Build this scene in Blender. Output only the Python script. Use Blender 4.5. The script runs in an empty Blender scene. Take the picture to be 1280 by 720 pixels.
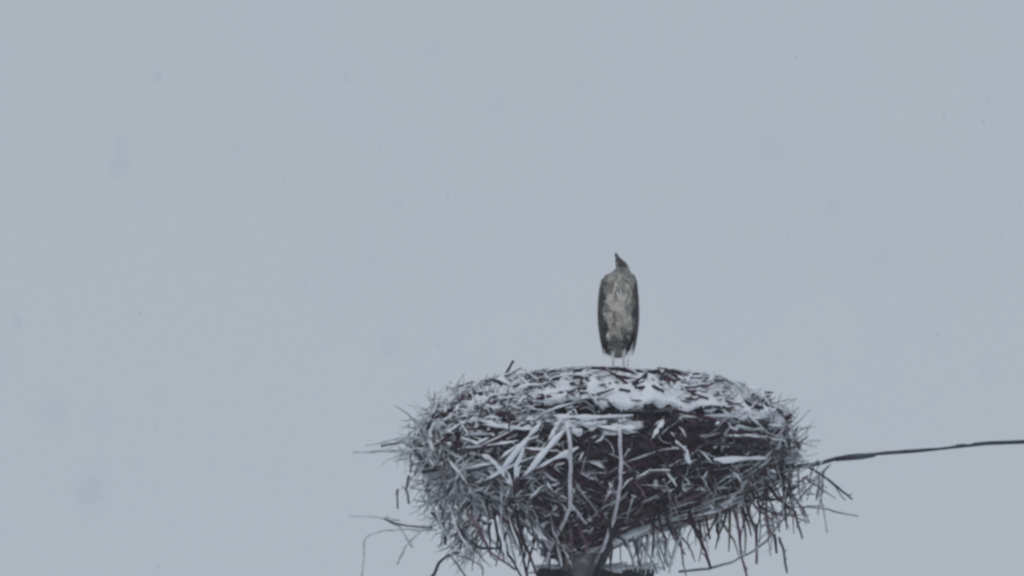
import bpy, math, random
from mathutils import Vector, Matrix, noise
R = math.radians
random.seed(7)
rnd = random.random
def U(a, b): return a + (b - a) * rnd()
S = bpy.context.scene
COL = S.collection

# ------------------------------------------------------------------ camera
CAM = Vector((0.0, -45.0, 1.7)); PITCH = R(11.3); LENS = 258.75
cd = bpy.data.cameras.new('camera'); cam = bpy.data.objects.new('camera', cd); COL.objects.link(cam)
cam.location = CAM; cam.rotation_euler = (R(90) + PITCH, 0, 0)
cd.sensor_width = 36; cd.lens = LENS; cd.clip_start = 0.1; cd.clip_end = 6000
cd.dof.use_dof = True; cd.dof.focus_distance = 32.5; cd.dof.aperture_fstop = LENS / 42.0
S.camera = cam
HAZE = 0.0009
# ------------------------------------------------------------------ world, sun, exposure
w = bpy.data.worlds.new('World'); S.world = w; w.use_nodes = True
nt = w.node_tree; N = nt.nodes; Lk = nt.links; N.clear()
SUN_EL, SUN_AZ = R(48), R(200)
out = N.new('ShaderNodeOutputWorld'); bg = N.new('ShaderNodeBackground'); bg.inputs[1].default_value = 0.1
sky = N.new('ShaderNodeTexSky'); sky.sky_type = 'NISHITA'; sky.sun_disc = False
sky.sun_elevation = SUN_EL; sky.sun_rotation = SUN_AZ
tc = N.new('ShaderNodeTexCoord'); nz = N.new('ShaderNodeTexNoise'); nz.inputs['Scale'].default_value = 26; nz.inputs['Detail'].default_value = 3
Lk.new(tc.outputs['Generated'], nz.inputs['Vector'])
cr = N.new('ShaderNodeValToRGB'); cr.color_ramp.elements[0].position = .36; cr.color_ramp.elements[1].position = .64
cr.color_ramp.elements[0].color = (0.409, 0.462, 0.510, 1); cr.color_ramp.elements[1].color = (0.419, 0.460, 0.512, 1)
Lk.new(nz.outputs['Fac'], cr.inputs[0])
sc = N.new('ShaderNodeVectorMath'); sc.operation = 'SCALE'; sc.inputs['Scale'].default_value = 10.1
Lk.new(cr.outputs[0], sc.inputs[0])
mx = N.new('ShaderNodeMixRGB'); mx.inputs[0].default_value = .95
Lk.new(sky.outputs[0], mx.inputs[1]); Lk.new(sc.outputs[0], mx.inputs[2])
Lk.new(mx.outputs[0], bg.inputs[0]); Lk.new(bg.outputs[0], out.inputs[0])
sl = bpy.data.lights.new('sun', 'SUN'); sl.energy = 0.55; sl.angle = R(40); sl.color = (1, .97, .94)
so = bpy.data.objects.new('sun', sl); COL.objects.link(so)
sd = Vector((math.sin(SUN_AZ) * math.cos(SUN_EL), math.cos(SUN_AZ) * math.cos(SUN_EL), math.sin(SUN_EL)))
so.rotation_euler = (-sd).to_track_quat('-Z', 'Y').to_euler()
S.view_settings.view_transform = 'Standard'; S.view_settings.look = 'None'
S.view_settings.gamma = 1; S.view_settings.exposure = 0; S.view_settings.use_curve_mapping = False

# ------------------------------------------------------------------ helpers
FPX = 1280 * LENS / 36
fw = Vector((0, math.cos(PITCH), math.sin(PITCH))); up = Vector((0, -math.sin(PITCH), math.cos(PITCH)))
def P(px, py, y=0.0):
    """world point at depth y for a place measured in the photograph"""
    d = fw + Vector((1, 0, 0)) * ((px - 640) / FPX) + up * ((360 - py) / FPX)
    return CAM + d * ((y - CAM.y) / d.y)
NC = P(755, 580)                       # middle of the nest
PXM = 0.005                            # metres per photo pixel at the nest

def tag(o, label=None, cat=None, group=None, kind=None):
    for k, v in (('label', label), ('category', cat), ('group', group), ('kind', kind)):
        if v: o[k] = v
    return o

class MB:
    def __init__(s): s.v = []; s.f = []; s.m = []
    def tube(s, pts, rad, sides=6, m=0, cap=True, flat=1.0):
        pts = [Vector(p) for p in pts]; n = len(pts); b0 = len(s.v); ref = None
        for i, p in enumerate(pts):
            t = (pts[min(i + 1, n - 1)] - pts[max(i - 1, 0)]).normalized()
            if ref is None:
                ref = Vector((0, 0, 1)) if abs(t.z) < .9 else Vector((1, 0, 0))
            a = t.cross(ref).normalized(); b = a.cross(t).normalized(); ref = b
            r = rad[i] if isinstance(rad, (list, tuple)) else rad
            for k in range(sides):
                q = 2 * math.pi * k / sides
                s.v.append(p + (a * math.cos(q) + b * math.sin(q) * flat) * r)
        for i in range(n - 1):
            for k in range(sides):
                k2 = (k + 1) % sides; A = b0 + i * sides
                s.f.append((A + k, A + k2, A + sides + k2, A + sides + k)); s.m.append(m)
        if cap:
            s.f.append(tuple(b0 + k for k in range(sides))[::-1]); s.m.append(m)
            s.f.append(tuple(b0 + (n - 1) * sides + k for k in range(sides))); s.m.append(m)
    def box(s, c, sx, sy, sz, m=0, ch=.006, rot=None):
        # bevelled box: three stacked rings of eight
        b0 = len(s.v); c = Vector(c); hx, hy, hz = sx / 2, sy / 2, sz / 2
        def ring(ix, z):
            x, y = hx - ix, hy - ix
            for (u, v_) in ((x - ch, -y), (x, -y + ch), (x, y - ch), (x - ch, y), (-x + ch, y), (-x, y - ch), (-x, -y + ch), (-x + ch, -y)):
                q = Vector((u, v_, z)); q = rot @ q if rot else q
                s.v.append(c + q)
        ring(ch, -hz); ring(0, -hz + ch); ring(0, hz - ch); ring(ch, hz)
        for i in range(3):
            for k in range(8):
                k2 = (k + 1) % 8; A = b0 + i * 8
                s.f.append((A + k, A + k2, A + 8 + k2, A + 8 + k)); s.m.append(m)
        s.f.append(tuple(b0 + k for k in range(8))[::-1]); s.m.append(m)
        s.f.append(tuple(b0 + 24 + k for k in range(8))); s.m.append(m)
    def blob(s, c, rx, ry, rz, m=0, nu=10, nv=7, rough=.25, seed=0):
        b0 = len(s.v); c = Vector(c)
        def pt(d):
            k = 1 + rough * noise.noise(d * 1.9 + Vector((seed, seed * .7, 3)))* 1.6
            return c + Vector((d.x * rx, d.y * ry, d.z * rz)) * k
        s.v.append(pt(Vector((0, 0, -1))))
        for j in range(1, nv):
            a = math.pi * j / nv
            for i in range(nu):
                q = 2 * math.pi * i / nu
                s.v.append(pt(Vector((math.sin(a) * math.cos(q), math.sin(a) * math.sin(q), -math.cos(a)))))
        s.v.append(pt(Vector((0, 0, 1)))); last = len(s.v) - 1
        for i in range(nu):
            i2 = (i + 1) % nu
            s.f.append((b0, b0 + 1 + i2, b0 + 1 + i)); s.m.append(m)
            for j in range(nv - 2):
                A = b0 + 1 + j * nu
                s.f.append((A + i, A + i2, A + nu + i2, A + nu + i)); s.m.append(m)
            A = b0 + 1 + (nv - 2) * nu
            s.f.append((A + i, A + i2, last)); s.m.append(m)
    def build(s, name, mats, parent=None, smooth=True, origin=None):
        me = bpy.data.meshes.new(name)
        base = Vector(origin) if origin is not None else (parent_world(parent) if parent else Vector((0, 0, 0)))
        me.from_pydata([tuple(Vector(v) - base) for v in s.v], [], s.f)
        if not isinstance(mats, (list, tuple)): mats = [mats]
        for mt in mats: me.materials.append(mt)
        me.polygons.foreach_set('material_index', s.m)
        if smooth: me.polygons.foreach_set('use_smooth', [True] * len(s.f))
        me.update()
        o = bpy.data.objects.new(name, me); COL.objects.link(o)
        if parent: o.parent = parent
        else: o.location = base
        return o
def parent_world(p):
    v = Vector((0, 0, 0))
    while p: v += p.location; p = p.parent
    return v
def empty(name, loc):
    o = bpy.data.objects.new(name, None); COL.objects.link(o); o.location = loc; o.empty_display_size = .2; return o

# ------------------------------------------------------------------ materials
def mat(name, c1, c2, scale=14, rough=.85, snow=None, bump=.3, stretch=(1, 1, 1), spec=.25):
    """two-tone bark / surface; snow = (threshold, softness): lies on upward faces, broken up by noise"""
    m = bpy.data.materials.new(name); m.use_nodes = True; t = m.node_tree; n = t.nodes; L = t.links
    b = n['Principled BSDF']; b.inputs['Roughness'].default_value = rough; b.inputs['Specular IOR Level'].default_value = spec
    g = n.new('ShaderNodeTexCoord'); mp = n.new('ShaderNodeMapping'); mp.inputs['Scale'].default_value = stretch
    L.new(g.outputs['Object'], mp.inputs[0])
    nn = n.new('ShaderNodeTexNoise'); nn.inputs['Scale'].default_value = scale; nn.inputs['Detail'].default_value = 6
    L.new(mp.outputs[0], nn.inputs['Vector'])
    r = n.new('ShaderNodeValToRGB'); r.color_ramp.elements[0].position = .38; r.color_ramp.elements[1].position = .66
    r.color_ramp.elements[0].color = (*c1, 1); r.color_ramp.elements[1].color = (*c2, 1)
    L.new(nn.outputs['Fac'], r.inputs[0]); colr = r.outputs[0]
    if snow:
        ge = n.new('ShaderNodeNewGeometry'); sx = n.new('ShaderNodeSeparateXYZ'); L.new(ge.outputs['Normal'], sx.inputs[0])
        n2 = n.new('ShaderNodeTexNoise'); n2.inputs['Scale'].default_value = 6; n2.inputs['Detail'].default_value = 5
        L.new(g.outputs['Object'], n2.inputs['Vector'])
        ma = n.new('ShaderNodeMath'); ma.operation = 'MULTIPLY_ADD'; ma.inputs[1].default_value = 2.6; ma.inputs[2].default_value = -1.3
        L.new(n2.outputs['Fac'], ma.inputs[0])
        ad = n.new('ShaderNodeMath'); ad.operation = 'ADD'; L.new(sx.outputs['Z'], ad.inputs[0]); L.new(ma.outputs[0], ad.inputs[1])
        mr = n.new('ShaderNodeMapRange'); mr.inputs['From Min'].default_value = snow[0]; mr.inputs['From Max'].default_value = snow[0] + snow[1]
        L.new(ad.outputs[0], mr.inputs['Value'])
        mm = n.new('ShaderNodeMixRGB'); L.new(mr.outputs[0], mm.inputs[0]); L.new(colr, mm.inputs[1]); mm.inputs[2].default_value = (.80, .82, .87, 1)
        colr = mm.outputs[0]
    L.new(colr, b.inputs['Base Color'])
    if bump:
        bp = n.new('ShaderNodeBump'); bp.inputs['Strength'].default_value = bump; bp.inputs['Distance'].default_value = .01
        L.new(nn.outputs['Fac'], bp.inputs['Height']); L.new(bp.outputs[0], b.inputs['Normal'])
    return m
M = {
 'bark_dark': mat('bark_dark', (.030, .011, .022), (.098, .046, .070), 20, snow=(.95, .25)),
 'bark_mid':  mat('bark_mid', (.11, .066, .088), (.27, .19, .225), 18, snow=(.8, .3)),
 'bark_snowy': mat('bark_snowy', (.075, .075, .085), (.20, .20, .21), 18, snow=(.35, .35)),
 'bark_frost': mat('bark_frost', (.34, .38, .39), (.60, .65, .66), 24, snow=(.3, .4)),
 'bark_wet':  mat('bark_wet', (.018, .018, .024), (.062, .060, .070), 20, snow=(1.1, .3)),
 'straw':     mat('straw', (.14, .125, .095), (.30, .27, .21), 30, snow=(.9, .3)),
 'pale_wood': mat('pale_wood', (.46, .45, .49), (.68, .67, .71), 30, snow=(.4, .4)),
 'snow':      mat('snow', (.78, .80, .85), (.86, .88, .91), 9, rough=.7, bump=.5),
 'core':      mat('core', (.022, .008, .016), (.07, .032, .054), 22, bump=.9),
 'concrete':  mat('concrete', (.17, .17, .185), (.30, .30, .32), 12, snow=(.9, .3)),
 'steel':     mat('steel', (.022, .024, .030), (.06, .063, .072), 25, rough=.6, snow=(.85, .2)),
 'cable':     mat('cable', (.020, .026, .032), (.075, .085, .098), 9, rough=.6, snow=(.95, .25)),
 'feather_pale': mat('feather_pale', (.40, .37, .32), (.62, .58, .51), 30, bump=.4),
 'feather_grey': mat('feather_grey', (.16, .153, .14), (.31, .30, .28), 26, bump=.4),
 'feather_dark': mat('feather_dark', (.036, .034, .034), (.11, .105, .10), 26, bump=.4),
 'beak':      mat('beak', (.05, .055, .06), (.10, .105, .11), 20, bump=0, rough=.5),
 'leg_skin':  mat('leg_skin', (.60, .57, .57), (.74, .73, .73), 20, bump=0, rough=.6),
 'eye':       mat('eye', (.01, .01, .01), (.02, .02, .02), 5, bump=0, rough=.2),
 'field':     mat('field', (.74, .76, .80), (.84, .86, .90), .05, bump=.2),
}

# ------------------------------------------------------------------ setting: snow covered ground
g = MB(); NG = 60; E = 2500.0
for j in range(NG + 1):
    for i in range(NG + 1):
        u = (i / NG * 2 - 1); v_ = (j / NG * 2 - 1)
        x = E * u * abs(u); y = E * v_ * abs(v_)
        g.v.append(Vector((x, y, .25 * noise.noise(Vector((x * .03, y * .03, 0))) - (.0 if abs(x) + abs(y) < 80 else .3))))
for j in range(NG):
    for i in range(NG):
        A = j * (NG + 1) + i; g.f.append((A, A + 1, A + NG + 2, A + NG + 1)); g.m.append(0)
tag(g.build('ground', M['field']), kind='structure')

# ------------------------------------------------------------------ pole that carries the nest
PX = P(727, 720).x
ztop = P(727, 566).z; zplat = P(727, 714).z
pole = tag(empty('utility_pole', (PX, 0, 0)), 'grey concrete pole with dark steel cradle holding up the big nest', 'pole')
b = MB()
def quad_post(z0, z1, w0, w1):
    pts = [(PX, 0, z0 + (z1 - z0) * i / 6) for i in range(7)]
    b.tube(pts, [w0 + (w1 - w0) * i / 6 for i in range(7)], 12)
quad_post(-.3, ztop, .16, .10)
b.build('post', M['concrete'], pole)
def part_box(name, mt, par, *boxes):
    q = MB()
    for a in boxes: q.box(*a)
    return q.build(name, mt, par, smooth=False)
zc = zplat
for dy in (.16, .34):
    q = part_box('cross_beam', M['steel'], pole, ((P(745, 714).x, dy, zc), .72, .07, .075))
    sm = MB()
    for k in range(10):
        sm.blob((P(688 + 13 * k + U(-5, 5), 714).x, dy, zc + .045 + U(0, .012)), U(.07, .10), .045, U(.016, .026), nu=16, nv=10, rough=.8, seed=k + dy * 9)
    sm.build('snow', M['snow'], q)
for x in (678, 812):
    part_box('side_rail', M['steel'], pole, ((P(x, 714).x, .25, zc - .002), .06, .30, .06))
# stays from the post up into the nest, and a lower bracket
for (x0, y0, x1, y1, yy) in ((744, 722, 768, 660, -.16), (712, 722, 686, 668, -.16), (744, 722, 770, 665, .16), (712, 722, 684, 668, .16)):
    q = MB(); q.tube([P(x0, y0, yy * .6), P((x0 + x1) / 2, (y0 + y1) / 2, yy), P(x1, y1, yy * 1.5)], .022, 6)
    q.build('stay', M['steel'], pole)
part_box('clamp_band', M['steel'], pole, ((PX, 0, zc - .12), .27, .27, .07))
for k in range(4):
    q = MB(); a = k * math.pi / 2 + .78
    q.tube([(PX + .11 * math.cos(a), .11 * math.sin(a), zc - .5), (PX + .33 * math.cos(a), .25 * math.sin(a), zc - .04)], .02, 6)
    q.build('brace', M['steel'], pole)

# ------------------------------------------------------------------ nest
nest = tag(empty('stork_nest', P(740, 700)), 'huge round nest of dark sticks dusted with snow on top of the pole', 'nest')
PROF = [(474, 120), (488, 178), (505, 208), (530, 232), (560, 238), (590, 222), (612, 200), (630, 172), (642, 142), (652, 100), (664, 66), (684, 46), (700, 26)]
def rpx(py):
    if py <= PROF[0][0]: return PROF[0][1]
    for (a, ra), (b_, rb) in zip(PROF, PROF[1:]):
        if py <= b_: return ra + (rb - ra) * (py - a) / (b_ - a)
    return PROF[-1][1]
DEEP = .86
def surf(ang, py, k=1.0):
    """point on the nest: ang 0 = right, -90 = front"""
    cx = 755 if py < 600 else (755 + (py - 600) * .1 if py < 650 else 760 - (py - 650) * 1.1)
    r = rpx(py) * PXM * k * (1 + .07 * noise.noise(Vector((math.cos(ang) * 1.7, math.sin(ang) * 1.7, py * .02))))
    c = P(cx, py, 0)
    yb = r * DEEP * math.sin(ang)
    return Vector((c.x + r * math.cos(ang), yb, c.z - .27 * max(0.0, yb) * max(0.0, min(1.0, (620 - py) / 80))))      # the rim sags toward the back
def front(px, py, k=1.0, off=0.03):
    cx = 755 if py < 600 else (755 + (py - 600) * .1 if py < 650 else 760 - (py - 650) * 1.1)
    u = (px - cx) / (rpx(py) * k)
    y = -rpx(py) * k * PXM * DEEP * math.sqrt(max(0.0, 1 - u * u)) - off
    return P(px, py, y)

# inner packed mass
core = MB(); NA = 48; rows = list(range(506, 668, 8))
for py in rows:
    for i in range(NA):
        a = 2 * math.pi * i / NA
        core.v.append(surf(a, py, (.80 - .16 * max(0, (py - 600) / 70)) + .12 * noise.noise(Vector((math.cos(a) * 4, math.sin(a) * 4, py * .05)))))
for j in range(len(rows) - 1):
    for i in range(NA):
        A = j * NA; i2 = (i + 1) % NA
        core.f.append((A + i, A + NA + i, A + NA + i2, A + i2)); core.m.append(0)
core.f.append(tuple(range(NA))); core.m.append(0)
core.f.append(tuple(range((len(rows) - 1) * NA, len(rows) * NA))[::-1]); core.m.append(0)
tag(core.build('packed_core', M['core'], nest), 'dark packed twigs and turf inside the nest')

def bent(p, d, L, n=4, wob=.09):
    """crooked stick through p"""
    d = d.normalized(); q = p - d * L / 2; pts = [q.copy()]
    for i in range(n):
        d = (d + Vector((U(-1, 1), U(-1, 1), U(-1, 1))) * wob * 1.6).normalized()
        q = q + d * (L / n); pts.append(q.copy())
    return pts
MATS = [M['bark_dark'], M['bark_mid'], M['bark_snowy'], M['bark_frost'], M['bark_wet'], M['straw'], M['snow']]
def pick(px_u, py):
    """px_u -1..1 across the nest; wind-side and top are frosted"""
    t = rnd() + .30 * noise.noise(Vector((px_u * 7, py * .045, 3)))
    edge = max(0, abs(px_u) - .72) * 2.4
    topf = max(0, (535 - py) / 60)
    leftf = .30 if px_u < -.55 else 0
    fr = .01 + edge * .75 + topf * .20 + leftf * (.8 if py > 575 else .3)
    if t < fr: return 3
    if t < fr + .04 + topf * .35 + (.06 if px_u < 0 else 0): return 2
    if t < fr + (.12 if py > 545 and px_u > -.35 else .22): return 1
    if py > 625 and px_u > .1 and rnd() < .25: return 5
    return 0 if rnd() < .72 else 4
big = []      # candidates for separate parts
tang = MB(); snowb = MB()
def woven(ang, py, th, L, k, n=6, curl=0.0, kick=0.0):
    """a stick woven into the nest wall: follows the wall, wanders in and out, ends may stick out"""
    pts = []; st = L / n
    for q in range(n + 1):
        kk = k + .035 * math.sin(q * 1.3 + ang * 9) + (kick * max(0, q - n + 2) / 2)
        pts.append(surf(ang, py, kk) + Vector((U(-1, 1), U(-1, 1), U(-1, 1))) * .004)
        r_ = max(50, rpx(py)) * PXM
        ang += st * math.cos(th) / r_; py = min(694, max(486, py - st * math.sin(th) / PXM))
        th += curl + random.gauss(0, .13)
    return pts
NST = 3700
for i in range(NST):
    py = 490 + (684 - 490) * (rnd() ** .85)
    if rnd() > (rpx(py) / 238) ** .8 + .12: continue
    ang = U(0, 2 * math.pi)
    if py < 528 and math.sin(ang) < .5 and rnd() < .62: continue
    thin = rnd() < .52
    k = U(.80, 1.0) if not thin else U(.88, 1.02)
    p = surf(ang, py, k); ppx = 640 + p.x / PXM
    if ppx < 670 and py > 636 and rnd() < .85: continue
    low = max(0, (py - 590) / 110)
    th = random.gauss(0, .45 + .55 * low) + (math.pi if rnd() < .5 else 0)
    if ppx < 640 and py > 590 and math.sin(ang) < 0 and rnd() < .6: th = random.gauss(-.9, .3)      # strands sweeping down to the pole
    if thin: r = U(.0028, .0058); L = U(.12, .55)
    else: r = random.choice((.007, .009, .011, .014, .017)) * U(.8, 1.1); L = U(.14, .75) * (1 - .35 * low)
    pts = woven(ang, py, th, L, k, 6 if L > .3 else 4, random.gauss(0, .10), U(0, .10) if rnd() < .30 else 0)
    m = pick(math.cos(ang), py)
    n = len(pts)
    rr_ = [r * (1 - .55 * q / (n - 1)) * U(.85, 1.15) for q in range(n)]
    tang.tube(pts, rr_, 5 if thin else 6, m)
    if not thin and rnd() < .45:                       # fork
        q = random.randrange(1, n - 1); d0 = (pts[q + 1] - pts[q]).normalized()
        d1 = (d0 + Vector((U(-1, 1), U(-1, 1), U(-1, 1))) * .8).normalized(); Lf = U(.03, .13)
        tang.tube([pts[q], pts[q] + d1 * Lf * .5, pts[q] + d1 * Lf + Vector((0, 0, U(-.01, .01)))], [rr_[q] * .65, rr_[q] * .5, rr_[q] * .3], 5, m)
    cl = noise.noise(Vector((math.cos(ang) * 5, py * .04, 7)))
    cen = 1 if (py > 548 and -.30 < math.cos(ang) < .8) else 0
    pr = .22 - .15 * cen + .5 * max(0, (548 - py) / 60) + (.22 if math.cos(ang) < -.25 else 0) + (.5 - .25 * cen) * cl
    if math.sin(ang) < .3 and rnd() < pr:
        q = 0
        while q < n - 2:                                # patches of snow along the top side only
            seg = pts[q:q + 3]
            if abs((seg[-1] - seg[0]).normalized().z) < .75 and rnd() < .6:
                h_ = max(.0045, r * U(.75, 1.4)) * (1.0 if cen else 1.15)
                snowb.tube([v + Vector((0, -.25 * r, r * .8)) for v in seg], [h_ * .5, h_ * U(.8, 1.3), h_ * .4], 6, 0)
            q += 2
# outlying loose twigs, thickest on the left and lower left
for i in range(900):
    py = U(500, 700); left = rnd() < .64
    ang = (math.pi if left else 0) + random.gauss(0, .75)
    rr = rpx(py) if py < 610 else max(rpx(py), 215 - (py - 610) * .55 if left else 190 - (py - 610) * 1.0)
    k = U(.95, 1.06) + (.07 * rnd() if left and py > 560 else 0)
    cx = 755; c = P(cx, py, 0)
    p = Vector((c.x + rr * PXM * k * math.cos(ang), rr * PXM * k * DEEP * math.sin(ang), c.z))
    radv = Vector((math.cos(ang), math.sin(ang) * DEEP, 0)); tan = Vector((-math.sin(ang), math.cos(ang), 0))
    if py > 655 and 600 < 640 + p.x / PXM < 930: continue
    dn = -max(0, (py - 560) / 90)
    if py < 540 and p.y > 0: p.z -= .27 * p.y
    d = radv * U(.2, 1) + tan * random.gauss(0, .7) + Vector((0, 0, dn + random.gauss(.1, .55)))
    r = U(.003, .0075); L = U(.10, .34)
    pts = bent(p, d, L, 5, .20)
    tang.tube(pts, [r, r * .9, r * .8, r * .6, r * .5, r * .3], 5, random.choice((3, 3, 2, 3, 3, 2, 0)))
    if rnd() < .4: snowb.tube([v + Vector((0, 0, r)) for v in pts[:3]], [r * .5, r * 1.3, r * .5], 5)
# hanging ends below the nest
for i in range(78):
    x = U(575, 1000)
    y0 = (652 - (x - 905) * .42 if x > 905 else 655) if x > 790 else (668 if x > 650 else 640 + (x - 575) * .3)
    sp = 1 if x > 760 else -.25
    yy = U(-.75, .3) * max(.1, 1 - abs(x - 760) / 300)
    Lp = U(14, 58); dx = random.gauss(8 * sp, 11)
    a = P(x - dx * .6, y0 - 26, yy); m1 = P(x, y0, yy - .03); m2 = P(x + dx * .7, y0 + Lp * .5, yy - .05); e = P(x + dx * .9 + U(-4, 4), y0 + Lp, yy - .05)
    r = U(.005, .011)
    tang.tube([a, m1, m2, e], [r, r, r * .8, r * .4], 5, random.choice((0, 1, 1, 5, 4, 4)))
for i in range(900):
    py = U(500, 660); ang = U(-math.pi, 0)
    lf = max(0, -math.cos(ang)); cl = noise.noise(Vector((math.cos(ang) * 6, py * .045, 7)))
    if rnd() > .10 + .5 * max(0, (560 - py) / 60) + .55 * lf + .5 * cl: continue
    p = surf(ang, py, U(.98, 1.045)); q_ = U(.003, .009)
    d = Vector((-math.sin(ang), math.cos(ang) * DEEP, random.gauss(0, .6)))
    pts = bent(p, d, U(.03, .13), 3, .25)
    snowb.tube(pts, [q_ * .4, q_ * U(.7, 1.3), q_ * U(.7, 1.3), q_ * .3], 6, 0)
t_o = tag(tang.build('stick_tangle', MATS, nest), 'tangle of small dark and frosted sticks making up the nest', kind='stuff')
tag(snowb.build('snow_dusting', M['snow'], nest), 'thin lines of snow lying along the small sticks', kind='stuff')

# snow lying on top of the nest, spilling a little over the front rim
cap = MB(); NR, NAc = 40, 200
edge_f = [1 + .085 * noise.noise(Vector((math.cos(2 * math.pi * i / NAc) * 5, math.sin(2 * math.pi * i / NAc) * 5, 1.3))) + .05 * noise.noise(Vector((math.cos(2 * math.pi * i / NAc) * 17, math.sin(2 * math.pi * i / NAc) * 17, 4))) for i in range(NAc)]
zt = P(755, 496).z; c0 = P(757, 496, 0)
for j in range(NR):
    t = j / (NR - 1)
    for i in range(NAc):
        a = 2 * math.pi * i / NAc
        rr = t * 1.155 * edge_f[i]
        x = c0.x + rr * math.cos(a); y = rr * .90 * math.sin(a)
        fall = .02 * t ** 2 + (.195 + .05 * noise.noise(Vector((math.cos(a) * 6, math.sin(a) * 6, 8)))) * max(0, (t - .74) / .26) ** 1.5
        z = zt - fall - .22 * max(0, y) + .028 * noise.noise(Vector((x * 3.2, y * 3.2, 0))) + .050 * noise.noise(Vector((x * 8, y * 8, 5))) * (.4 + t) + .034 * noise.noise(Vector((x * 19, y * 19, 2)))
        cap.v.append(Vector((x, y, z)))
for j in range(NR - 1):
    for i in range(NAc):
        A = j * NAc; i2 = (i + 1) % NAc
        cap.f.append((A + i, A + NAc + i, A + NAc + i2, A + i2)); cap.m.append(0)
# underside closing ring
b0 = len(cap.v)
for i in range(NAc):
    v = cap.v[(NR - 1) * NAc + i]; cap.v.append(Vector((c0.x + (v.x - c0.x) * .93, v.y * .93, v.z - .015)))
for i in range(NAc):
    i2 = (i + 1) % NAc; A = (NR - 1) * NAc
    cap.f.append((A + i, b0 + i, b0 + i2, A + i2)); cap.m.append(0)
tag(cap.build('snow_cap', M['snow'], nest), 'uneven snow lying over the top of the nest')

for (x0, x1, y0, y1, n_) in ((760, 798, 527, 540, 9), (696, 724, 526, 540, 6), (595, 636, 508, 518, 10), (652, 690, 516, 530, 10), (850, 965, 517, 526, 26),
        (720, 770, 520, 530, 10)):
    q = MB(); 
    wide = (x1 - x0) > (y1 - y0)
    for k_ in range(n_):
        u_ = (k_ + .5) / n_; x = x0 + (x1 - x0) * (u_ if wide else rnd()); y = y0 + (y1 - y0) * (rnd() if wide else u_)
        q.blob(front(x, y, 1.0, .02 + U(-.012, .012)), U(.014, .034) + (x1 - x0) * PXM / n_ * (1 if wide else .5), U(.02, .03), U(.011, .022) + (0 if wide else (y1 - y0) * PXM / n_), 0, 9, 6, .8, x + k_)
    q.build('snow_clump', M['snow'], nest)
from mathutils.bvhtree import BVHTree
cap_bvh = BVHTree.FromPolygons([tuple(v) for v in cap.v], cap.f)
def on_cap(px, py):
    d = (fw + Vector((1, 0, 0)) * ((px - 640) / FPX) + up * ((360 - py) / FPX)).normalized()
    h = cap_bvh.ray_cast(CAM, d)
    return h[0]
poke = MB(); pokes = MB()
for i in range(950):
    a = U(0, 2 * math.pi); t = math.sqrt(rnd()) * 1.16
    if t < .35 and rnd() < .5: continue
    h = cap_bvh.ray_cast(Vector((c0.x + t * math.cos(a), t * .9 * math.sin(a), 30)), Vector((0, 0, -1)))[0]
    if h is None: continue
    if abs(640 + h.x / PXM - 773) < 34 and h.y < .1 and rnd() < .85: continue
    if noise.noise(Vector((h.x * 4, h.y * 4, 1))) < -.22: continue
    d = Vector((-math.sin(a), math.cos(a), random.gauss(0, .10))) + Vector((U(-1, 1), U(-1, 1), 0)) * .8
    r = random.choice((.006, .008, .010, .013)); pts = bent(h + Vector((0, 0, U(-.004, .014))), d, U(.05, .24), 3, .13)
    poke.tube(pts, [r * .8, r, r * .9, r * .5], 6, random.choice((0, 1, 1, 2, 2)) if h.y < -.2 else random.choice((2, 3, 3, 2, 1)))
    if rnd() < .75: pokes.tube([q_ + Vector((0, 0, r)) for q_ in pts[:3]], [r * .4, r * U(.6, 1.1), r * .4], 5)
tag(poke.build('half_buried_sticks', [M['bark_wet'], M['bark_dark'], M['bark_snowy'], M['bark_frost']], nest), 'dark stick ends poking out of the snow on the nest', kind='stuff')
tag(pokes.build('snow_dusting', M['snow'], nest), 'thin snow on the sticks along the top of the nest', kind='stuff')

# ---- sticks read one by one from the photograph
NP = [0]; LOOSE = MB(); LOOSES = MB(); BM = [M['bark_wet'], M['bark_dark'], M['bark_snowy'], M['bark_frost'], M['bark_mid'], M['pale_wood']]; BULK = False
def stick(pts, r0, r1, mt, off=.03, snow=0.0, k=1.0, sub=3, label=None, dep=None):
    """pts in photo pixels; lie on the front of the nest, or at depth dep"""
    w_ = []
    for i in range(len(pts) - 1):
        for s_ in range(sub):
            t = s_ / sub; w_.append((pts[i][0] * (1 - t) + pts[i + 1][0] * t, pts[i][1] * (1 - t) + pts[i + 1][1] * t))
    w_.append(pts[-1])
    W = []
    for x, y in w_:
        q = front(x, y, k, off) if dep is None else P(x, y, dep)
        if dep is None and y < 545:
            h = on_cap(x, y)
            if h is not None and h.y < q.y + .03: q = h + Vector((0, -.004, .002))
        W.append(q)
    W = [q + Vector((U(-1, 1), U(-1, 1), U(-1, 1))) * .0035 for q in W]
    n = len(W); q = LOOSE if BULK else MB(); mi = BM.index(mt) if BULK else 0
    rr = [(r0 + (r1 - r0) * i / (n - 1)) * U(.85, 1.15) for i in range(n)]
    q.tube(W, rr, 7, mi)
    # a few knots / side stubs
    if n > 4 and r0 > .006:
        for _ in range(2):
            i = random.randrange(1, n - 1); d = Vector((U(-1, 1), U(-.6, .2), U(-1, 1))).normalized()
            q.tube([W[i], W[i] + d * U(.02, .05)], [rr[i] * .6, rr[i] * .3], 5, mi)
    if not BULK: o = q.build('stick', mt, nest); NP[0] += 1
    if snow:
        snow *= 1.35
        s = LOOSES if BULK else MB(); s.tube([v + Vector((0, -rr[i] * .3, rr[i] * .75)) for i, v in enumerate(W)], [max(.003, snow * U(.3, 1.15)) * (.5 if i in (0, n - 1) else 1) for i in range(n)], 7, flat=.85)
        if not BULK: s.build('snow', M['snow'], o)
    if BULK: return None
    if label: o['label'] = label
    return o
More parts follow.
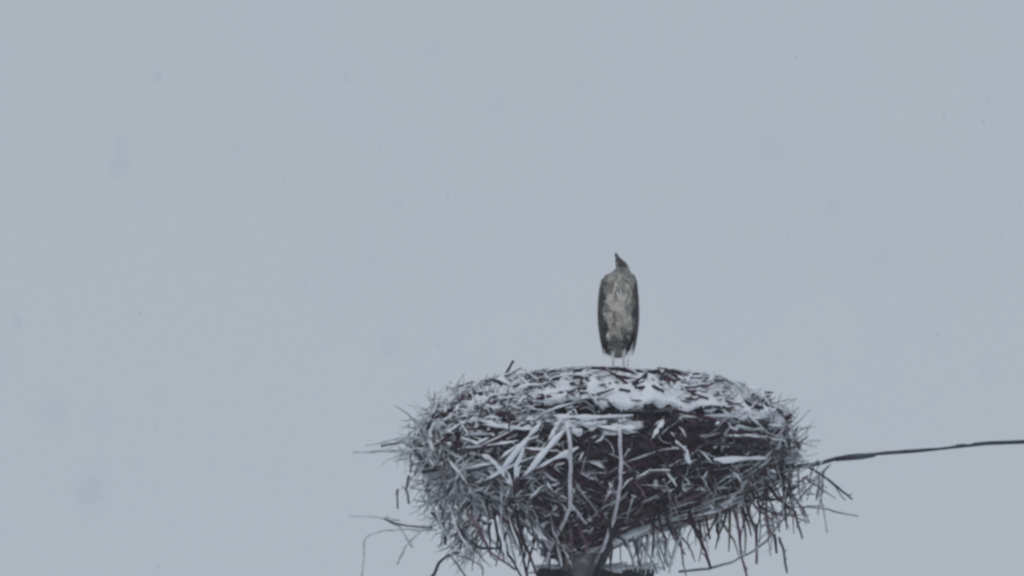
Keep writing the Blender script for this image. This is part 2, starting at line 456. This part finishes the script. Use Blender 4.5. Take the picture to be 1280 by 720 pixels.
PW, SN, WT, DK, FR, MD = M['pale_wood'], M['bark_snowy'], M['bark_wet'], M['bark_dark'], M['bark_frost'], M['bark_mid']
# long pale stems hanging down the middle
stick([(708, 528), (713, 560), (713, 600), (713, 634), (703, 655), (690, 680), (683, 704)], .012, .012, PW, off=.09, label='long pale bare stem running straight down and bending left')
stick([(713, 630), (722, 640), (733, 655)], .010, .006, PW, off=.09)
stick([(774, 532), (776, 570), (776, 605), (770, 640), (758, 675), (745, 704)], .012, .011, PW, off=.09, label='long pale bare stem curving down to the pole')
# snow laden diagonals on the left
for pts, r, sn in (([(676, 530), (655, 555), (628, 586)], .012, .016), ([(712, 534), (686, 560), (655, 597)], .013, .018),
                   ([(604, 570), (620, 580), (634, 600)], .012, .015), ([(632, 588), (640, 610), (632, 628)], .012, .014),
                   ([(592, 514), (612, 513), (634, 515)], .010, .018), ([(538, 538), (538, 556), (545, 572)], .010, .012),
                   ([(829, 527), (823, 537), (815, 548)], .010, .013), ([(855, 522), (905, 521), (962, 523)], .010, .014),
                   ([(893, 577), (925, 575), (958, 574)], .012, .018), ([(908, 546), (935, 545), (962, 546)], .008, .010),
                   ([(690, 522), (730, 524), (792, 521)], .012, .020), ([(745, 535), (770, 538), (795, 536)], .012, .020),
                   ([(560, 575), (580, 600), (590, 622)], .010, .011), ([(845, 553), (858, 566), (862, 585)], .011, .012),
                   ([(655, 640), (665, 622), (682, 606)], .009, .010), ([(795, 600), (812, 590), (838, 588)], .010, .009),
                   ([(578, 548), (596, 556), (612, 548)], .010, .010), ([(838, 655), (838, 625), (830, 600)], .008, .006)):
    stick(pts, r, r * .8, SN, off=.06, snow=sn)
# dark sticks round the upper rim
for pts, r, mt in (([(535, 536), (548, 514), (563, 499), (586, 493), (614, 492)], .012, WT), ([(558, 486), (590, 478), (603, 478)], .009, SN),
                   ([(611, 474), (622, 478), (634, 483)], .013, WT), ([(600, 492), (616, 493)], .013, WT), ([(566, 505), (590, 500)], .010, DK),
                   ([(681, 468), (686, 477), (694, 484)], .011, WT), ([(698, 508), (717, 510)], .014, WT), ([(711, 506), (708, 490)], .009, WT),
                   ([(722, 488), (733, 487)], .015, WT), ([(727, 488), (725, 500)], .010, SN), ([(678, 494), (679, 509)], .010, WT),
                   ([(680, 530), (692, 532)], .019, WT), ([(735, 512), (747, 500), (750, 520)], .008, SN),
                   ([(781, 472), (790, 474), (795, 486)], .012, WT), ([(774, 488), (788, 489)], .010, WT), ([(761, 503), (768, 515)], .009, WT),
                   ([(773, 514), (781, 513)], .016, WT), ([(760, 526), (772, 527)], .010, WT), ([(806, 505), (812, 516)], .013, WT),
                   ([(815, 483), (829, 489)], .011, WT), ([(853, 481), (862, 489)], .013, WT), ([(868, 477), (896, 476)], .007, SN),
                   ([(866, 493), (885, 499)], .012, DK), ([(876, 510), (907, 510)], .014, WT), ([(903, 491), (910, 503)], .013, WT),
                   ([(932, 503), (943, 509), (954, 511)], .012, WT), ([(951, 494), (953, 508)], .006, FR), ([(821, 509), (853, 510)], .009, SN),
                   ([(857, 531), (900, 531), (966, 532)], .011, WT), ([(880, 552), (920, 557), (955, 566)], .013, WT),
                   ([(967, 541), (985, 538)], .012, WT), ([(979, 540), (981, 566)], .014, WT), ([(986, 545), (989, 557)], .010, WT), ([(960, 570), (978, 560)], .012, DK)):
    stick(pts, r, r * .8, mt, off=.05)
# left wing of twigs
for pts, r0, r1, mt in (([(441, 565), (465, 564), (500, 563), (540, 560)], .007, .011, FR), ([(458, 556), (480, 553), (503, 546), (530, 548)], .005, .009, FR),
                   ([(476, 558), (500, 552)], .008, .010, SN), ([(516, 552), (532, 558)], .014, .014, WT), ([(518, 562), (536, 586)], .015, .012, WT),
                   ([(527, 590), (545, 588)], .014, .010, WT), ([(511, 594), (508, 612), (512, 630)], .009, .007, SN), ([(497, 612), (497, 636)], .007, .005, SN),
                   ([(483, 645), (500, 660), (516, 684)], .008, .006, FR), ([(452, 724), (455, 700), (455, 676), (461, 669), (480, 663), (512, 662), (545, 663)], .005, .006, FR),
                   ([(436, 645), (465, 646), (500, 650)], .0035, .006, FR), ([(480, 648), (492, 654), (540, 660)], .006, .009, SN),
                   ([(497, 706), (506, 684), (520, 668), (540, 655)], .006, .008, FR), ([(540, 722), (548, 704), (560, 694), (575, 690)], .010, .008, WT),
                   ([(560, 690), (572, 705), (582, 722)], .006, .006, SN), ([(562, 692), (585, 697), (603, 708), (604, 719)], .006, .004, SN),
                   ([(570, 656), (584, 674), (600, 685), (628, 686), (642, 702), (652, 722)], .010, .007, WT),
                   ([(616, 634), (636, 655), (655, 676), (672, 722)], .011, .008, DK), ([(540, 640), (556, 660), (556, 680)], .010, .008, WT),
                   ([(585, 640), (600, 662), (612, 690), (645, 712)], .010, .007, MD), ([(638, 650), (652, 690), (660, 722)], .010, .008, WT)):
    stick(pts, r0, r1, mt, dep=-.35 if pts[0][0] < 560 else -.55)
BULK = True
for i in range(30):                                     # snowy strands drooping from the left side toward the pole
    x = U(545, 690); y = 632 + (x - 545) * .12 + U(-14, 8); dx = U(6, 40); L_ = U(24, 66)
    stick([(x, y), (x + dx * .25, y + L_ * .35), (x + dx * .6, y + L_ * .7), (x + dx * U(.8, 1.2), y + L_)], U(.006, .012), U(.004, .007), random.choice((SN, FR, WT, MD, SN, DK)), dep=U(-.75, -.1), snow=random.choice((0, 0, .007, .010)), sub=2)
for i in range(26):                                     # pale frosted twigs right of the pole
    x = U(775, 860); y = U(655, 675); dx = U(-22, 22)
    stick([(x, y), (x + dx * .5 + U(-4, 4), y + U(12, 22)), (x + dx, y + U(28, 55))], U(.005, .009), .004, random.choice((FR, FR, SN, MD)), dep=U(-.5, .2), sub=2)
for i in range(22):                                     # thick snow-covered branches woven into the windward side
    x = U(520, 690); y = U(520, 640); aa = random.choice((U(-.6, .5), U(.6, 1.4), U(-1.4, -.6))); L_ = U(28, 85)
    if (x - 755) / (rpx(y) + 1) < -.96: continue
    x1, y1 = x + L_ * math.cos(aa), y + L_ * math.sin(aa)
    stick([(x, y), ((x + x1) / 2 + U(-5, 5), (y + y1) / 2 + U(-5, 5)), (x1, min(y1, 655))], U(.010, .016), .008, random.choice((SN, WT, DK)), off=.05, snow=random.choice((.010, .014, .017)), sub=2)
# right hand sweep of branches
for i in range(34):
    x = U(955, 1030); y = 640 - (x - 955) * .75 + U(-14, 22); L_ = U(16, 55); aa = R(random.choice((U(15, 75), U(-25, 25), U(100, 150), U(70, 110))))
    stick([(x, y), (x + L_ * .5 * math.cos(aa) + U(-3, 3), y + L_ * .5 * math.sin(aa)), (x + L_ * math.cos(aa), y + L_ * math.sin(aa) + U(0, 5))], U(.004, .007), .003, random.choice((FR, SN, SN, MD, WT)), dep=U(-.4, .1))
BULK = False
for pts, r0, r1, mt in (([(848, 715), (885, 711), (915, 703), (942, 688), (962, 672), (978, 650), (1000, 622), (1022, 598), (1038, 580)], .008, .0055, SN),
                   ([(950, 660), (975, 642), (1000, 612), (1030, 586)], .008, .005, FR), ([(1012, 584), (1030, 596), (1048, 610), (1066, 625)], .008, .006, WT),
                   ([(1003, 634), (1030, 635), (1048, 641), (1072, 645)], .006, .004, SN), ([(993, 638), (997, 655), (1003, 674)], .009, .006, WT),
                   ([(974, 672), (980, 690), (984, 716)], .009, .006, WT), ([(968, 668), (971, 692)], .010, .008, WT), ([(945, 655), (946, 705)], .009, .009, MD),
                   ([(920, 640), (924, 668), (928, 700), (934, 724)], .011, .007, MD), ([(862, 640), (872, 668), (882, 690), (889, 712)], .014, .009, DK),
                   ([(882, 645), (887, 674)], .009, .007, DK), ([(838, 655), (848, 676), (856, 694)], .009, .006, MD), ([(1024, 604), (1028, 614)], .007, .005, FR),
                   ([(950, 625), (975, 624), (1000, 605)], .010, .006, WT), ([(965, 592), (990, 588), (1020, 580)], .007, .005, SN), ([(970, 577), (1012, 576)], .005, .005, FR),
                   ([(990, 535), (1003, 522), (1012, 512)], .005, .004, FR), ([(1000, 537), (1020, 533)], .006, .004, FR), ([(1012, 551), (1026, 550)], .006, .005, FR),
                   ([(976, 506), (986, 512)], .007, .006, FR), ([(958, 600), (958, 640), (964, 670)], .010, .008, MD)):
    stick(pts, r0, r1, mt, dep=-.35 if pts[0][0] < 900 else -.12)
tag(LOOSE.build('loose_twigs', BM, nest), 'loose snowy twigs drooping round the edge of the nest', kind='stuff')
tag(LOOSES.build('snow_dusting', M['snow'], nest), 'snow lying on the loose twigs', kind='stuff')
print('separate sticks', NP[0])

# ------------------------------------------------------------------ cable running out to the right
cab = tag(empty('overhead_cable', P(1040, 575, .02)), 'thin dark cable running out of the nest to the right edge', 'cable')
q = MB()
line = [(727, 600), (850, 592), (960, 586), (1022, 580), (1046, 573), (1095, 567), (1145, 563.5), (1200, 557.5), (1235, 554), (1290, 552)]
pts = [P(x, y, .0 + .0002 * (x - 727)) for x, y in line]
e = pts[-1]
for k in range(1, 30):                                 # on to the next pole, outside the picture
    t = k / 29; pts.append(e + Vector((22 * t, 2.0 * t, .35 * t + 1.1 * t * t - .25 * t)))
q.tube(pts, [.0125] * 10 + [.0125] * 29, 8)
q.build('wire', M['cable'], cab)
q = MB(); q.tube([P(1044, 574.5, .06), P(1058, 572, .06), P(1075, 570.5, .06), P(1094, 568.5, .06)], [.012, .019, .021, .013], 8)
q.build('clamp', M['cable'], cab)
q = MB()
for (x0, y0, x1, y1) in ((1150, 561, 1195, 556.5), (1100, 564.5, 1138, 562), (1205, 554.5, 1216, 554)):
    q.tube([P(x0, y0, .08), P((x0 + x1) / 2, (y0 + y1) / 2, .08), P(x1, y1, .08)], [.003, .007, .003], 6)
q.build('snow', M['snow'], cab)

# the next pole, beyond the right edge of the picture, is not in the photograph and is left out

# ------------------------------------------------------------------ the bird
by = -.45                              # stands near the front of the nest top
base = P(773, 466, by)
def BP(px, py, dy=0): return P(px, py, by + dy)
bird = MB()
secs = [  # py, centre px, half width px, depth shift, half depth m
 (447, 772, 5, .06, .020), (441, 771, 10, .05, .05), (432, 771, 16, .04, .080), (420, 772, 20.5, .02, .105), (405, 773, 23, .0, .125),
 (390, 773, 24.2, -.01, .135), (375, 773, 24.4, -.015, .135), (362, 773.5, 23.8, -.015, .12), (352, 774, 22.4, -.01, .105), (345, 774.5, 18.5, -.01, .088),
 (341, 776.5, 12, -.03, .062), (336, 778, 8.4, -.045, .048), (332, 777.6, 7.6, -.055, .045), (328, 775.6, 6.4, -.06, .036), (325, 773.6, 4.6, -.065, .026),
 (322, 772, 2.9, -.07, .015), (319, 770.6, 2.2, -.075, .010), (316, 769.4, .8, -.08, .004)]
NB = 28; b0 = len(bird.v)
for si, (py, px, hw, dy, hd) in enumerate(secs):
    c = BP(px, py, dy)
    for i in range(NB):
        a = 2 * math.pi * i / NB
        k = 1 + .05 * noise.noise(Vector((math.cos(a) * 3, math.sin(a) * 3, py * .09)))
        bird.v.append(c + Vector((hw * PXM * math.cos(a) * k, hd * math.sin(a) * k, 0)))
for j in range(len(secs) - 1):
    pyj = secs[j][0]
    for i in range(NB):
        a = 2 * math.pi * (i + .5) / NB; i2 = (i + 1) % NB; A = b0 + j * NB
        side = abs(math.cos(a))
        if pyj <= 325: mi = 3
        elif pyj <= 336: mi = 2 if side < .55 or pyj < 332 else 1
        elif side > .86: mi = 2
        elif side > .7 or pyj <= 352 or pyj > 425: mi = 1
        else: mi = 0
        bird.f.append((A + i, A + i2, A + NB + i2, A + NB + i)); bird.m.append(mi)
bird.f.append(tuple(b0 + i for i in range(NB))[::-1]); bird.m.append(1)
# folded wings: long shells down each side with separate tips
for s in (-1, 1):
    for (lay, w_, m_) in ((0, 1.0, 2), (1, .8, 1)):
        rows_ = 12; cols_ = 8; a0 = len(bird.v)
        for j in range(rows_ + 1):
            t = j / rows_; py = 349 + (96 - lay * 26) * t
            hw = max(4, 25.2 * math.sin(math.pi * (.24 + .60 * t)) ** .55) + 1.0 - lay * .3
            for i in range(cols_ + 1):
                u = (i / cols_ - .5) * 2 * (.62 * w_) * (math.sin(math.pi * min(1, .15 + t * .83)) ** .5)
                a = u + .10
                x = 773 + s * hw * math.cos(a) ; y = -.135 * math.sin(a) * (1 - .25 * t) + .03 * t
                bird.v.append(BP(x, py + 1.5 * noise.noise(Vector((u * 4, t * 5, lay + s))), y - lay * .006))
        for j in range(rows_):
            for i in range(cols_):
                A = a0 + j * (cols_ + 1) + i
                bird.f.append((A, A + 1, A + cols_ + 2, A + cols_ + 1)); bird.m.append(m_)
    # primaries and tail tips
    for k in range(5):
        x0 = 773 + s * (21 - k * 3.2); x1 = 773 + s * (13.5 - k * 2.1)
        bird.tube([BP(x0, 412, .03 + .02 * k), BP((x0 + x1) / 2 + s * 1.6, 432, .04 + .02 * k), BP(x1, 446 - (k % 2) * 3 + k * .4, .05 + .02 * k)], [.016, .014, .003], 6, 2 if k < 3 else 1, flat=.35)
# layered breast and back feathers, slightly ruffled
row = 0
for py in [436 - 3.1 * r_ for r_ in range(30)]:
    row += 1
    j = max(0, min(len(secs) - 2, next((q_ for q_ in range(len(secs) - 1) if secs[q_][0] >= py >= secs[q_ + 1][0]), 0)))
    A_, B_ = secs[j], secs[j + 1]; t = (A_[0] - py) / max(.01, A_[0] - B_[0])
    hw = (A_[2] + (B_[2] - A_[2]) * t) * PXM; hd = A_[4] + (B_[4] - A_[4]) * t; px = A_[1] + (B_[1] - A_[1]) * t; dy = A_[3] + (B_[3] - A_[3]) * t
    nf = max(14, int(2 * math.pi * (hw + hd) / 2 / .0135))
    for f_ in range(nf):
        a = 2 * math.pi * (f_ + .5 * (row % 2) + U(-.15, .15)) / nf
        if abs(math.cos(a)) > .93 or (py > 424 and abs(hw / PXM * math.cos(a) - 1) < 4): continue
        nrm = Vector((math.cos(a) / hw, math.sin(a) / hd, 0)).normalized()
        c = BP(px, py, dy) + Vector((hw * math.cos(a), hd * math.sin(a), 0)) + nrm * .001
        tn = Vector((0, 0, 1)).cross(nrm).normalized(); L_ = U(.026, .034); W_ = U(.0085, .0115)
        dn_ = (Vector((0, 0, -1)) + nrm * U(.08, .18) + tn * U(-.14, .14)).normalized()
        q0 = len(bird.v)
        for (u, v_) in ((0, 0), (.35, -1), (.8, -.8), (1, 0), (.8, .8), (.35, 1)):
            bird.v.append(c + dn_ * L_ * u + tn * W_ * v_ + nrm * (.003 * (1 - v_ * v_)))
        bird.v.append(c + dn_ * L_ * .5 + nrm * .005)
        nmid = q0 + 6; side = abs(math.cos(a)) + .22 * noise.noise(Vector((a * 2.2, py * .05, 0)))
        patch = noise.noise(Vector((c.x * 42, c.z * 14, 3 + (0 if math.sin(a) < 0 else 9))))
        if side < .62 and 368 < py < 421 + 14 * noise.noise(Vector((a * 3, 1, 5))): mi = 0 if patch > -.2 else 1
        elif side < .60 and py <= 368: mi = 1 if patch < .15 else 0
        elif side < .72: mi = 1 if rnd() < (.9 if py < 420 else .55) else 2
        else: mi = 2
        for k in range(6):
            bird.f.append((q0 + k, q0 + (k + 1) % 6, nmid)); bird.m.append(mi)
# eyes
for s in (-1, 1):
    bird.blob(BP(777 + s * 6.3, 331, -.078), .006, .006, .006, 5, 8, 6, 0)
# legs with hock and toes
for s in (-1, 1):
    hx = 773 + s * 6
    f0 = BP(hx, 470, -.004); FT = cap_bvh.ray_cast(Vector((f0.x, f0.y, 30)), Vector((0, 0, -1)))[0] + Vector((0, 0, .003))
    bird.tube([BP(hx, 428, 0), BP(hx + s, 440, -.005), BP(hx + s * .6, 447, -.012), BP(hx + s * .6, 456, .014), f0 * .3 + FT * .7 + Vector((0, .004, .02)), FT], [.020, .013, .0060, .0072, .0052, .006], 8, 4)
    foot = FT
    for aa in (-130, -95, -60, 85):
        d = Vector((math.cos(R(aa)), math.sin(R(aa)), -.12))
        bird.tube([foot, foot + d * .035 + Vector((0, 0, .004)), foot + d * (.075 if aa < 0 else .035)], [.006, .005, .002], 6, 4)
o = bird.build('stork', [M['feather_pale'], M['feather_grey'], M['feather_dark'], M['beak'], M['leg_skin'], M['eye']], origin=base)
tag(o, 'slim grey bird with dark wing edges standing upright on the snowy nest', 'bird')

# ------------------------------------------------------------------ falling snow, near flakes out of focus
fl = MB()
def flake(px, py, dist, size, sd_):
    d = (fw + Vector((1, 0, 0)) * ((px - 640) / FPX) + up * ((360 - py) / FPX)).normalized()
    c = CAM + d * dist; rs = random.Random(sd_)
    for k in range(5):
        o_ = Vector((rs.uniform(-1, 1), rs.uniform(-1, 1), rs.uniform(-2.4, 2.4))) * size * .45
        fl.blob(c + o_, size * rs.uniform(.2, .4), size * rs.uniform(.25, .5), size * rs.uniform(.4, .7), 0, 6, 4, .6, sd_ + k)
for i, (x, y, D, sz) in enumerate(((197, 90, 17, .007), (432, 95, 17, .007), (490, 420, 9.5, .0085), (460, 300, 12, .007), (462, 325, 13, .006), (150, 200, 10, .007),
        (152, 180, 12, .006), (20, 403, 15, .006), (112, 612, 8.5, .009), (125, 600, 11, .007), (965, 180, 9, .006), (1100, 320, 10, .006), (125, 520, 9, .006), (68, 520, 8, .006),
        (300, 185, 9, .005), (1040, 260, 11, .005), (1190, 260, 10, .005), (620, 130, 9, .005), (545, 60, 10, .005))):
    flake(x, y, D, sz * 1.6, i * 3 + 1)
for i in range(260):
    D = U(9, 60); flake(U(-100, 1380), U(-100, 820), D, U(.003, .007), 100 + i)
tag(fl.build('falling_snow', M['snow']), 'scattered pale snowflakes drifting through the air', kind='stuff')

# ------------------------------------------------------------------ haze: snow-filled air
hz = MB(); hz.v = [Vector((x, y, z)) for z in (-2.0, 15.5) for (x, y) in ((-2600, -2600), (2600, -2600), (2600, 2600), (-2600, 2600))]
hz.f = [(3, 2, 1, 0), (4, 5, 6, 7), (0, 1, 5, 4), (1, 2, 6, 5), (2, 3, 7, 6), (3, 0, 4, 7)]; hz.m = [0] * 6
hm = bpy.data.materials.new('haze'); hm.use_nodes = True; t = hm.node_tree; t.nodes.clear()
ho = t.nodes.new('ShaderNodeOutputMaterial'); pv = t.nodes.new('ShaderNodeVolumePrincipled')
pv.inputs['Color'].default_value = (.93, .95, .98, 1); pv.inputs['Density'].default_value = HAZE; pv.inputs['Anisotropy'].default_value = 0.2
t.links.new(pv.outputs[0], ho.inputs['Volume'])
tag(hz.build('haze', hm, smooth=False), 'pale snowy air between the camera and the nest', kind='stuff')
S.cycles.volume_bounces = 4
